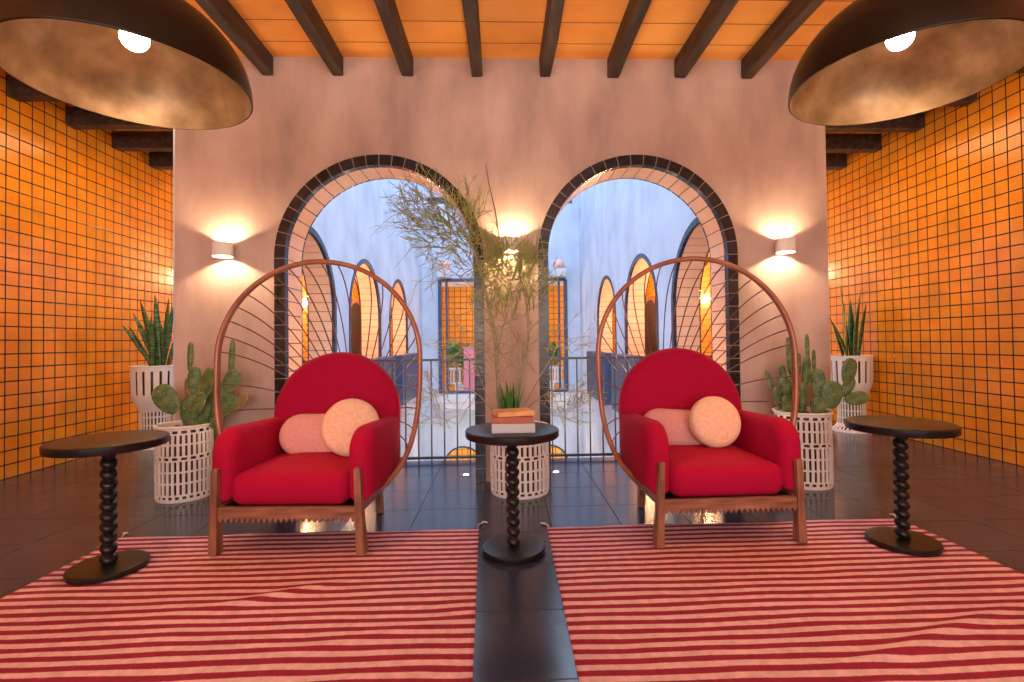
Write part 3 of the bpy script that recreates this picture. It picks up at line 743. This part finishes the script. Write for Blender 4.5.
# ------------------------------------------------------------------ planters
def lattice(name, prof, rows, r, n=96, solid=True):
    """prof(z)->radius. rows: (z0,z1,ncols,holefrac,phase) or ncols 0 = solid band"""
    mb = MB(); th = .007
    def P(a, z, inner=0): rr = prof(z) - inner * th; return (rr * cos(a), rr * sin(a), z)
    def block(a0, a1, z0, z1, sub):
        for i in range(sub):
            b0 = a0 + (a1 - a0) * i / sub; b1 = a0 + (a1 - a0) * (i + 1) / sub
            vs = [P(b0, z0), P(b1, z0), P(b1, z0, 1), P(b0, z0, 1), P(b0, z1), P(b1, z1), P(b1, z1, 1), P(b0, z1, 1)]
            mb.hexa(vs)
    for (z0, z1, nc, hf) in rows:
        if nc == 0:
            m = max(1, int((z1 - z0) / .03))
            for q in range(m): block(0, 2 * PI, z0 + (z1 - z0) * q / m, z0 + (z1 - z0) * (q + 1) / m, 64)
        else:
            for c in range(nc):
                a0 = 2 * PI * c / nc; w = 2 * PI / nc * (1 - hf)
                block(a0, a0 + w, z0, z1, max(1, int(w / .1)))
    return mb.obj(name, 'ceramic', r)
def basket_planter(loc, R, H, label):
    r = thing('lattice_planter', loc, label, 'planter', 'low white lattice planters')
    k = H / .5
    prof = lambda z: R * (1.0 + .012 * sin(z * 9) - .02 * (z < .02))
    u = [(.0, .022, 0, 0), (.022, .040, 26, .55), (.040, .052, 0, 0), (.052, .120, 34, .44), (.120, .132, 0, 0), (.132, .195, 34, .44), (.195, .207, 0, 0), (.207, .272, 34, .44), (.272, .282, 0, 0),
         (.282, .300, 20, .62), (.300, .310, 0, 0), (.310, .378, 34, .44), (.378, .390, 0, 0), (.390, .448, 34, .44), (.448, .458, 0, 0), (.458, .478, 20, .62), (.478, .50, 0, 0)]
    lattice('lattice', prof, [(a * k, b * k, c, d) for a, b, c, d in u], r)
    mb = MB(); mb.tube([((R + .002) * cos(2 * PI * i / 64), (R + .002) * sin(2 * PI * i / 64), H) for i in range(64)], .009, 8, closed=True); mb.obj('rim', 'ceramic', r, True)
    mb = MB(); mb.lathe([(.001, .01), (R - .028, .01), (R - .026, H - .03), (R - .03, H - .03), (R - .03, H - .035)], 40); mb.obj('liner', 'liner', r, True, auto=30)
    mb = MB(); mb.lathe([(.001, H - .05), (R - .031, H - .055)], 40); mb.obj('soil', 'soil', r)
    return r
basket_planter((-2.225, 3.555, 0), .172, .50, 'low white lattice planter with prickly pear, left of the left armchair')
basket_planter((.115, 3.50, 0), .205, .455, 'low white lattice planter behind the middle table, holding the bare tree')
basket_planter((2.17, 3.53, 0), .185, .52, 'low white lattice planter with tall cacti, behind the right armchair')
def goblet(loc, label):
    r = thing('goblet_planter', loc, label, 'planter', 'tall white goblet planters')
    def prof(z):
        K = [(0, .195), (.03, .19), (.06, .150), (.10, .140), (.24, .135), (.38, .140), (.42, .16), (.50, .195), (.55, .205), (.84, .215)]
        for (a, ra), (b, rb) in zip(K, K[1:]):
            if z <= b: t = (z - a) / (b - a); return ra + (rb - ra) * t
        return K[-1][1]
    rows = [(0, .03, 0, 0), (.03, .055, 28, .5), (.055, .09, 0, 0), (.09, .15, 28, .5), (.15, .162, 0, 0), (.162, .23, 28, .5), (.23, .242, 0, 0), (.242, .31, 28, .5), (.31, .325, 0, 0), (.325, .37, 28, .5), (.37, .55, 0, 0), (.55, .79, 18, .32), (.79, .84, 0, 0)]
    lattice('lattice', prof, rows, r)
    mb = MB(); mb.tube([(.214 * cos(2 * PI * i / 64), .214 * sin(2 * PI * i / 64), .84) for i in range(64)], .008, 8, closed=True); mb.obj('rim', 'ceramic', r, True)
    mb = MB(); mb.lathe([(.001, .01), (.115, .02), (.115, .40), (.17, .52), (.185, .55), (.190, .80), (.186, .80), (.184, .78)], 40); mb.obj('liner', 'liner', r, True, auto=30)
    mb = MB(); mb.lathe([(.001, .785), (.184, .780)], 40); mb.obj('soil', 'soil', r)
goblet((-3.64, 5.33, 0), 'tall white goblet planter with snake plant by the left orange wall')
goblet((3.925, 5.46, 0), 'tall white goblet planter with snake plant by the right orange wall')

# ------------------------------------------------------------------ plants
def snake(loc, spec, label, edge=False):
    r = thing('snake_plant', loc, label, 'plant', 'snake plants')
    for (x0, y0, x1, y1, h, w, tw) in spec:
        mb = MB(); n = 14; vs = []; fs = []; vs2 = []
        for i in range(n + 1):
            t = i / n
            c = Vector((x0 + (x1 - x0) * t ** 1.3, y0 + (y1 - y0) * t ** 1.3, h * (1.34 if edge else 1.13) * t))
            ww = 1.25 * w * (.45 + 1.1 * t if t < .45 else .95 * (1 - ((t - .45) / .56) ** 2.2)) * .9
            ww = max(ww, .0008); a = tw + .5 * t
            d = Vector((cos(a), sin(a), 0)); nr = Vector((-sin(a), cos(a), 0))
            vs += [c - d * ww / 2, c - d * ww * .36 + nr * ww * .10, c + nr * ww * .20, c + d * ww * .36 + nr * ww * .10, c + d * ww / 2, c + nr * ww * .10 * 1 + nr * .003 * 1 + d * 0]
        for i in range(n):
            for j in range(4):
                a_ = i * 6 + j; mb_mi = 1 if j in (0, 3) else 0
                fs.append(((a_, a_ + 1, a_ + 7, a_ + 6), mb_mi))
            for j, k in ((4, 5), (5, 0)):
                fs.append(((i * 6 + j, i * 6 + k, i * 6 + 6 + k, i * 6 + 6 + j), 0))
        mb.v = [tuple(p) for p in vs]; mb.f = [list(f) for f, _ in fs]; mb.mi = [m for _, m in fs]
        mb.obj('leaf', ['snake', 'snake_edge' if edge else 'snake'], r, True)
rnd = random.Random(11)
spec = [(-.02, 0, -.31, -.05, .44, .055, .2), (0, .02, -.27, .05, .56, .055, .6), (.02, 0, -.10, -.08, .66, .06, -.2), (.03, .02, -.15, .06, .52, .055, .9), (.05, 0, .03, -.05, .72, .06, .3), (-.03, 0, -.29, .04, .36, .05, 1.0),
        (.06, .03, .14, .0, .68, .055, -.4), (.08, 0, .22, -.05, .60, .06, .2), (-.05, .03, -.20, -.1, .42, .055, -.7), (.0, -.05, .06, -.15, .50, .06, .1), (.09, .05, .30, .02, .48, .055, .8), (-.06, .05, -.05, .1, .6, .05, .4), (.1, -.03, .16, -.14, .44, .05, -.3), (.02, .06, .1, .12, .62, .05, 1.1)]
snake((-3.64, 5.33, .783), spec, 'dark green snake plant in the left goblet planter')
spec = [(-.02, 0, -.28, -.04, .40, .065, .2), (0, 0, -.11, .02, .78, .06, .5), (.03, .02, .02, .0, .52, .075, -.2), (.07, -.03, .17, -.05, .50, .07, .1), (-.05, .03, -.17, .06, .34, .065, .3), (.05, 0, .12, -.03, .60, .06, .2), (.02, -.04, .04, -.08, .44, .075, .1), (-.04, 0, -.08, -.05, .46, .06, .8), (.06, .03, .10, .06, .50, .06, 1.0), (0, .04, -.03, .05, .40, .06, .4)]
snake((3.925, 5.46, .783), spec, 'snake plant with yellow edged leaves in the right goblet planter', True)

def cactus(loc, pads, label, k):
    r = thing('prickly_pear_cactus', loc, label, 'cactus', 'cacti in low planters')
    rnd = random.Random(5)
    for (x, z, w, h, t, dy, thk, m) in pads:
        mb = MB(); n, mm = 16, 20; T_ = math.radians(t); tw = rnd.uniform(-.5, .5) if w > .035 else 0
        R_ = Matrix.Rotation(T_, 4, 'Y') @ Matrix.Rotation(tw, 4, 'Z')
        col = w < .06
        rings = []
        for i in range(n + 1):
            ph = PI * i / n; zz = -cos(ph) * h / 2
            s = sin(ph) ** (.55 if col else .85) if 0 < i < n else .02
            wide = s * (1 + (0 if col else .16) * (-cos(ph)))
            rings.append([R_ @ Vector((wide * w / 2 * cos(2 * PI * j / mm) * (1 + .02 * cos(j * 5)), wide * thk / 2 * sin(2 * PI * j / mm), zz)) for j in range(mm)])
        mb.rings(rings)
        p = mb.obj('pad', m, r, True, loc=(x, dy, z))
        sp = MB()
        for q in range(int(14 + 900 * w * h * 4)):
            ph = math.acos(rnd.uniform(-.9, .9)); th = rnd.uniform(0, 2 * PI); s = sin(ph) ** (.55 if col else .85)
            c = Vector((s * w / 2 * cos(th), s * thk / 2 * sin(th), -cos(ph) * h / 2)); nrm = Vector((cos(th) * .6, sin(th), rnd.uniform(-.5, .5))).normalized()
            c = R_ @ c; nrm = R_.to_3x3() @ nrm; e = c + nrm * rnd.uniform(.008, .016)
            d = nrm.orthogonal().normalized() * .0008; f = nrm.cross(d)
            sp.add([c + d, c - d * .5 + f, c - d * .5 - f, e], [(0, 1, 3), (1, 2, 3), (2, 0, 3)])
        sp.obj('spines', 'spine', p)['kind'] = 'stuff'
def pads_from(lst, cx, cz, s, z0):
    return [((x - cx) * s, z0 + (cz - y) * s, w * s, h * s, t, dy, th, m) for (x, y, w, h, t, dy, th, m) in lst]
P_, B_ = 'pad', 'pad_brown'
lst = [(215, 312, 62, 92, -35, -.05, .022, P_), (268, 192, 18, 84, 2, .0, .028, P_), (274, 262, 34, 80, 4, .02, .03, P_), (283, 350, 78, 96, 0, .0, .035, P_), (322, 268, 62, 90, 18, -.03, .024, P_),
       (371, 205, 17, 120, 3, .06, .028, P_), (343, 312, 60, 90, -8, .03, .026, P_), (383, 265, 42, 66, 28, .0, .024, P_), (362, 335, 52, 76, 40, .02, .026, P_), (250, 290, 22, 70, -5, .05, .03, B_), (395, 325, 34, 60, 35, .05, .026, B_), (358, 270, 20, 70, 12, .07, .026, P_), (300, 330, 40, 80, 25, -.05, .03, P_), (330, 372, 50, 60, 20, .03, .03, P_), (252, 370, 44, 66, -12, .04, .03, P_)]
cactus((-2.215, 3.53, .45), pads_from(lst, 250, 395, .00243, .03), 'prickly pear cactus with rounded pads in the planter left of the left armchair', 0)
lst = [(305, 250, 54, 88, 14, -.05, .024, P_), (324, 336, 42, 78, 78, -.06, .024, P_), (316, 302, 36, 72, 28, .0, .024, P_), (252, 325, 68, 90, 8, -.03, .03, P_), (217, 290, 42, 100, 0, .0, .03, P_), (195, 172, 14, 88, 0, .04, .03, P_),
       (220, 215, 12, 70, 0, .05, .028, P_), (185, 250, 28, 105, 4, .02, .05, P_), (127, 200, 24, 130, -4, .0, .05, P_), (110, 262, 22, 66, -6, .03, .045, P_), (135, 325, 34, 84, 0, -.03, .06, P_), (84, 335, 42, 74, -14, .0, .03, P_), (64, 275, 16, 66, -20, .03, .03, P_),
       (196, 362, 46, 66, 0, -.07, .05, P_), (108, 300, 36, 76, -14, .0, .05, P_), (172, 225, 12, 70, 0, .06, .03, P_), (150, 300, 22, 120, 2, .05, .05, P_), (110, 355, 40, 70, -18, -.02, .05, P_), (230, 370, 40, 60, 15, .03, .04, P_), (165, 340, 34, 110, 2, .0, .05, P_)]
cactus((2.165, 3.51, .47), pads_from(lst, 165, 388, .00222, .03), 'clump of tall column cacti and prickly pear pads in the planter behind the right armchair', 0)

# rosette in the middle planter
r = thing('aloe_plant', (.05, 3.42, .405), 'small bright green aloe in the middle lattice planter, just above the books', 'plant')
rnd = random.Random(3); mb = MB()
for k in range(18):
    a = k * 2.4; ln = .20 + .13 * rnd.random(); out = rnd.uniform(.12, .42)
    pts = []; n = 8
    for i in range(n + 1):
        t = i / n; pts.append((cos(a) * (.015 + out * ln * t * .9), sin(a) * (.015 + out * ln * t * .9), .04 + ln * t * 1.15 - .25 * out * ln * t * t))
    rings = []
    for i, p in enumerate(pts):
        w = .024 * (1 - (i / n) ** 1.5) + .0008; d = Vector((-sin(a), cos(a), 0)); u = Vector((cos(a) * -.5, sin(a) * -.5, .6)).normalized()
        c = Vector(p); rings.append([c + d * w, c + u * w * .25, c - d * w, c - u * w * .45])
    mb.rings(rings)
mb.obj('leaves', 'aloe', r, True)

# ------------------------------------------------------------------ the tree in the middle planter
def cam_pt(px, py, Y):
    # approximate position on the vertical plane at depth Y
    return Vector(((px - 501.8) / 495 * Y, Y, 1.05 + (340.5 - .0 - py - (px - 512) * .003) / 495 * Y))
tree = thing('slender_tree', (.115, 3.50, .41), 'slender thin-branched tree with olive needle foliage rising from the middle planter', 'tree')
TB = Vector((.115, 3.50, .41)); rnd = random.Random(21)
br = MB(); tw = MB(); fo = MB()
def loc(p): return Vector(p) - TB
def smooth_path(pts, n=6):
    out = []
    for i in range(len(pts) - 1):
        p0 = pts[max(i - 1, 0)]; p1 = pts[i]; p2 = pts[i + 1]; p3 = pts[min(i + 2, len(pts) - 1)]
        for k in range(n):
            t = k / n
            out.append(.5 * ((2 * p1) + (p2 - p0) * t + (2 * p0 - 5 * p1 + 4 * p2 - p3) * t * t + (3 * p1 - p0 - 3 * p2 + p3) * t ** 3))
    out.append(pts[-1]); return out
def branch(spec, r0, r1, mbx=None, n=6):
    pts = smooth_path([loc(cam_pt(*s)) for s in spec], n); m = len(pts)
    (mbx or br).tube(pts, [r0 + (r1 - r0) * i / (m - 1) for i in range(m)], 6); return pts
B = []
B.append(branch([(502, 432, 3.50), (498, 395, 3.48), (496, 345, 3.45), (488, 300, 3.42), (477, 255, 3.38), (462, 225, 3.34), (440, 205, 3.3)], .021, .005))
B.append(branch([(508, 432, 3.50), (515, 390, 3.50), (527, 350, 3.48), (527, 305, 3.45), (518, 265, 3.42), (506, 235, 3.4)], .016, .004))
B.append(branch([(497, 350, 3.45), (505, 320, 3.42), (512, 285, 3.38), (500, 250, 3.36)], .006, .002))
B.append(branch([(487, 300, 3.42), (470, 283, 3.36), (450, 268, 3.3), (428, 258, 3.26)], .005, .0015))
B.append(branch([(477, 255, 3.38), (455, 243, 3.34), (430, 228, 3.3), (406, 222, 3.3)], .005, .0015))
B.append(branch([(527, 305, 3.45), (538, 280, 3.42), (545, 255, 3.4), (540, 228, 3.38)], .005, .0015))
B.append(branch([(512, 420, 3.50), (535, 400, 3.45), (560, 388, 3.42), (590, 398, 3.4)], .005, .0015))
B.append(branch([(500, 425, 3.5), (480, 395, 3.46), (455, 385, 3.42), (432, 392, 3.4)], .005, .0012))
B.append(branch([(512, 425, 3.5), (540, 375, 3.5), (560, 340, 3.5), (566, 300, 3.5)], .005, .0012))
B.append(branch([(499, 430, 3.5), (478, 372, 3.48), (462, 340, 3.45), (458, 315, 3.42)], .004, .0012))
B.append(branch([(440, 268, 3.28), (418, 282, 3.27), (412, 300, 3.27), (401, 312, 3.27)], .002, .0008))
B.append(branch([(430, 228, 3.3), (408, 213, 3.3), (392, 216, 3.3), (372, 236, 3.3)], .003, .0008))
B.append(branch([(408, 213, 3.3), (396, 205, 3.3), (384, 203, 3.3)], .002, .0008))
B.append(branch([(440, 205, 3.3), (430, 196, 3.3), (418, 190, 3.3), (405, 188, 3.3)], .002, .0008))
B.append(branch([(420, 240, 3.3), (405, 256, 3.3), (395, 268, 3.3)], .002, .0008))
def rdir(b, s): return (b + Vector((rnd.gauss(0, s), rnd.gauss(0, s * .55), rnd.gauss(0, s)))).normalized()
def spray(p, d, ln, mbx, r, depth, s=.45):
    n = 4; pts = [p]; dd = d
    for i in range(n):
        dd = rdir(dd, .11); pts.append(pts[-1] + dd * ln / n)
    lim = YW - .03 - TB.y
    for q in pts: q.y = min(q.y, lim)
    mbx.tube(pts, [r * (1 - .6 * i / n) for i in range(n + 1)], 4, cap=False)
    if depth:
        for q in range(rnd.choice((2, 2, 3))):
            spray(pts[rnd.choice((1, 2, 3, 4))].copy(), rdir(d, s * .95), ln * rnd.uniform(.5, .75), mbx, r * .8, depth - 1, s)
def clump(px, py, rx, ry, Y, n, base, mbx, ln, r, depth=2):
    for k in range(n):
        a = rnd.uniform(0, 6.28); q = sqrt(rnd.random())
        c = loc(cam_pt(px + rx * q * cos(a), py + ry * q * sin(a), Y + rnd.uniform(-.16, .16)))
        # join to nearest branch point
        best = min((pt for b in B for pt in b), key=lambda t: (t - c).length)
        out = (c - best)
        d0 = out.normalized() if out.length > .02 else Vector((0, 0, 1))
        if out.length > .05:
            mid = (best + c) / 2 + Vector((rnd.gauss(0, .015), rnd.gauss(0, .01), rnd.gauss(0, .015)))
            tw.tube([best, mid, c], [.0024, .0021, .0018], 4, cap=False)
        spray(c, rdir((d0 * .55 + base).normalized(), .35), ln, mbx, r, depth)
U = Vector((0, 0, .9)); Lf = Vector((-.8, 0, .45)); Rt = Vector((.7, -.1, .35)); Dn = Vector((0, 0, -.4))
clump(436, 212, 30, 17, 3.3, 49, Lf, fo, .15, .0034)
clump(455, 240, 26, 16, 3.33, 34, Lf, fo, .15, .0038)
clump(482, 262, 18, 26, 3.38, 30, U, fo, .15, .0034)
clump(505, 268, 26, 24, 3.38, 58, U, fo, .15, .0036)
clump(530, 285, 20, 28, 3.4, 38, U, fo, .15, .0034)
clump(515, 318, 30, 22, 3.4, 18, U, fo, .15, .0034)
clump(462, 222, 16, 14, 3.34, 24, U, fo, .15, .0034)
clump(495, 305, 26, 20, 3.4, 30, U, fo, .09, .0030)
clump(455, 268, 26, 10, 3.3, 10, Lf, tw, .15, .0024)
clump(415, 215, 22, 22, 3.3, 9, Lf, tw, .15, .0013, 1)
clump(568, 402, 26, 20, 3.42, 38, Rt, fo, .08, .0024)
clump(555, 350, 22, 30, 3.5, 10, Rt, tw, .15, .0022)
clump(515, 360, 32, 30, 3.45, 20, U, tw, .16, .0027)
clump(480, 350, 26, 30, 3.42, 16, Lf, tw, .16, .0025)
clump(445, 400, 26, 30, 3.42, 22, Lf, tw, .16, .0025)
clump(440, 350, 18, 20, 3.42, 5, Lf, tw, .08, .0012, 1)
br.obj('trunk', 'bark', tree, True); tw.obj('twigs', 'bark', tree); fo.obj('foliage', 'twig', tree)

# ------------------------------------------------------------------ light
W = bpy.data.worlds.new('sky'); bpy.context.scene.world = W; W.use_nodes = True
nt = W.node_tree; bg = nt.nodes['Background']; bg.inputs['Strength'].default_value = 4.0
tc = nn(nt, 'ShaderNodeTexCoord'); sp = nn(nt, 'ShaderNodeSeparateXYZ'); nt.links.new(tc.outputs['Generated'], sp.inputs[0])
nt.links.new(ramp(nt, sp.outputs['Z'], [(0, (.70, .83, 1)), (1, (.48, .68, 1))]), bg.inputs['Color'])
# soft fill added behind the viewer, just inside the rear opening
light('rear_fill', 'AREA', (.05, YB + .05, 1.5), 175, (1, .88, .86), (5.4, 2.4), rot=(PI / 2, 0, 0))
# added fill lights over the passage mouths, plus passage lamps without modelled fixtures
for x in (-3.6, 3.75):
    light('passage_fill', 'AREA', (x * .82, 4.3, 3.04), 28, (1, .66, .36), (.9, 1.8))
    for y in (7.9, 10.2, 12.8): light('passage_light', 'POINT', (x * .85, y, 2.1), 125, (1, .60, .30), .1)
for x in (-2.6, .05, 2.7):    # unseen fill aimed at the ceiling, added behind the viewer
    light('ceiling_fill', 'AREA', (x, -.9, 1.75), 36, (1, .66, .38), (.7, .7), rot=(PI + math.radians(-28), 0, 0))
light('far_room_light', 'POINT', (0, 15.4, 2.3), 90, (1, .68, .40), .1)
light('lower_room_light', 'POINT', (-1.2, 13.0, -1.7), 28, (1, .72, .42), .15)
light('lower_room_light', 'POINT', (1.3, 13.0, -1.7), 28, (1, .72, .42), .15)
light('low_hall_light', 'POINT', (0, 15.6, -2.4), 40, (1, .6, .3), .15)

# ------------------------------------------------------------------ camera
sc = bpy.context.scene
cd = bpy.data.cameras.new('camera'); co = bpy.data.objects.new('camera', cd); COL.objects.link(co)
yaw, pitch, roll, f = .0342, .0169, .0123, 495.1
cd.sensor_width = 36; cd.sensor_fit = 'HORIZONTAL'; cd.lens = f * 36 / 1024
cd.shift_x = -(518.73 - 512) / 1024; cd.shift_y = -(341 - 333.04) / 1024
cd.clip_start = .05; cd.clip_end = 200
R = Matrix.Rotation(-yaw, 4, 'Z') @ Matrix.Rotation(PI / 2 + pitch, 4, 'X') @ Matrix.Rotation(-roll, 4, 'Z')
co.matrix_world = Matrix.Translation((0, 0, 1.05)) @ R
sc.camera = co
sc.view_settings.view_transform = 'Standard'; sc.view_settings.look = 'None'; sc.view_settings.gamma = 1; sc.view_settings.use_curve_mapping = False
sc.view_settings.exposure = 0
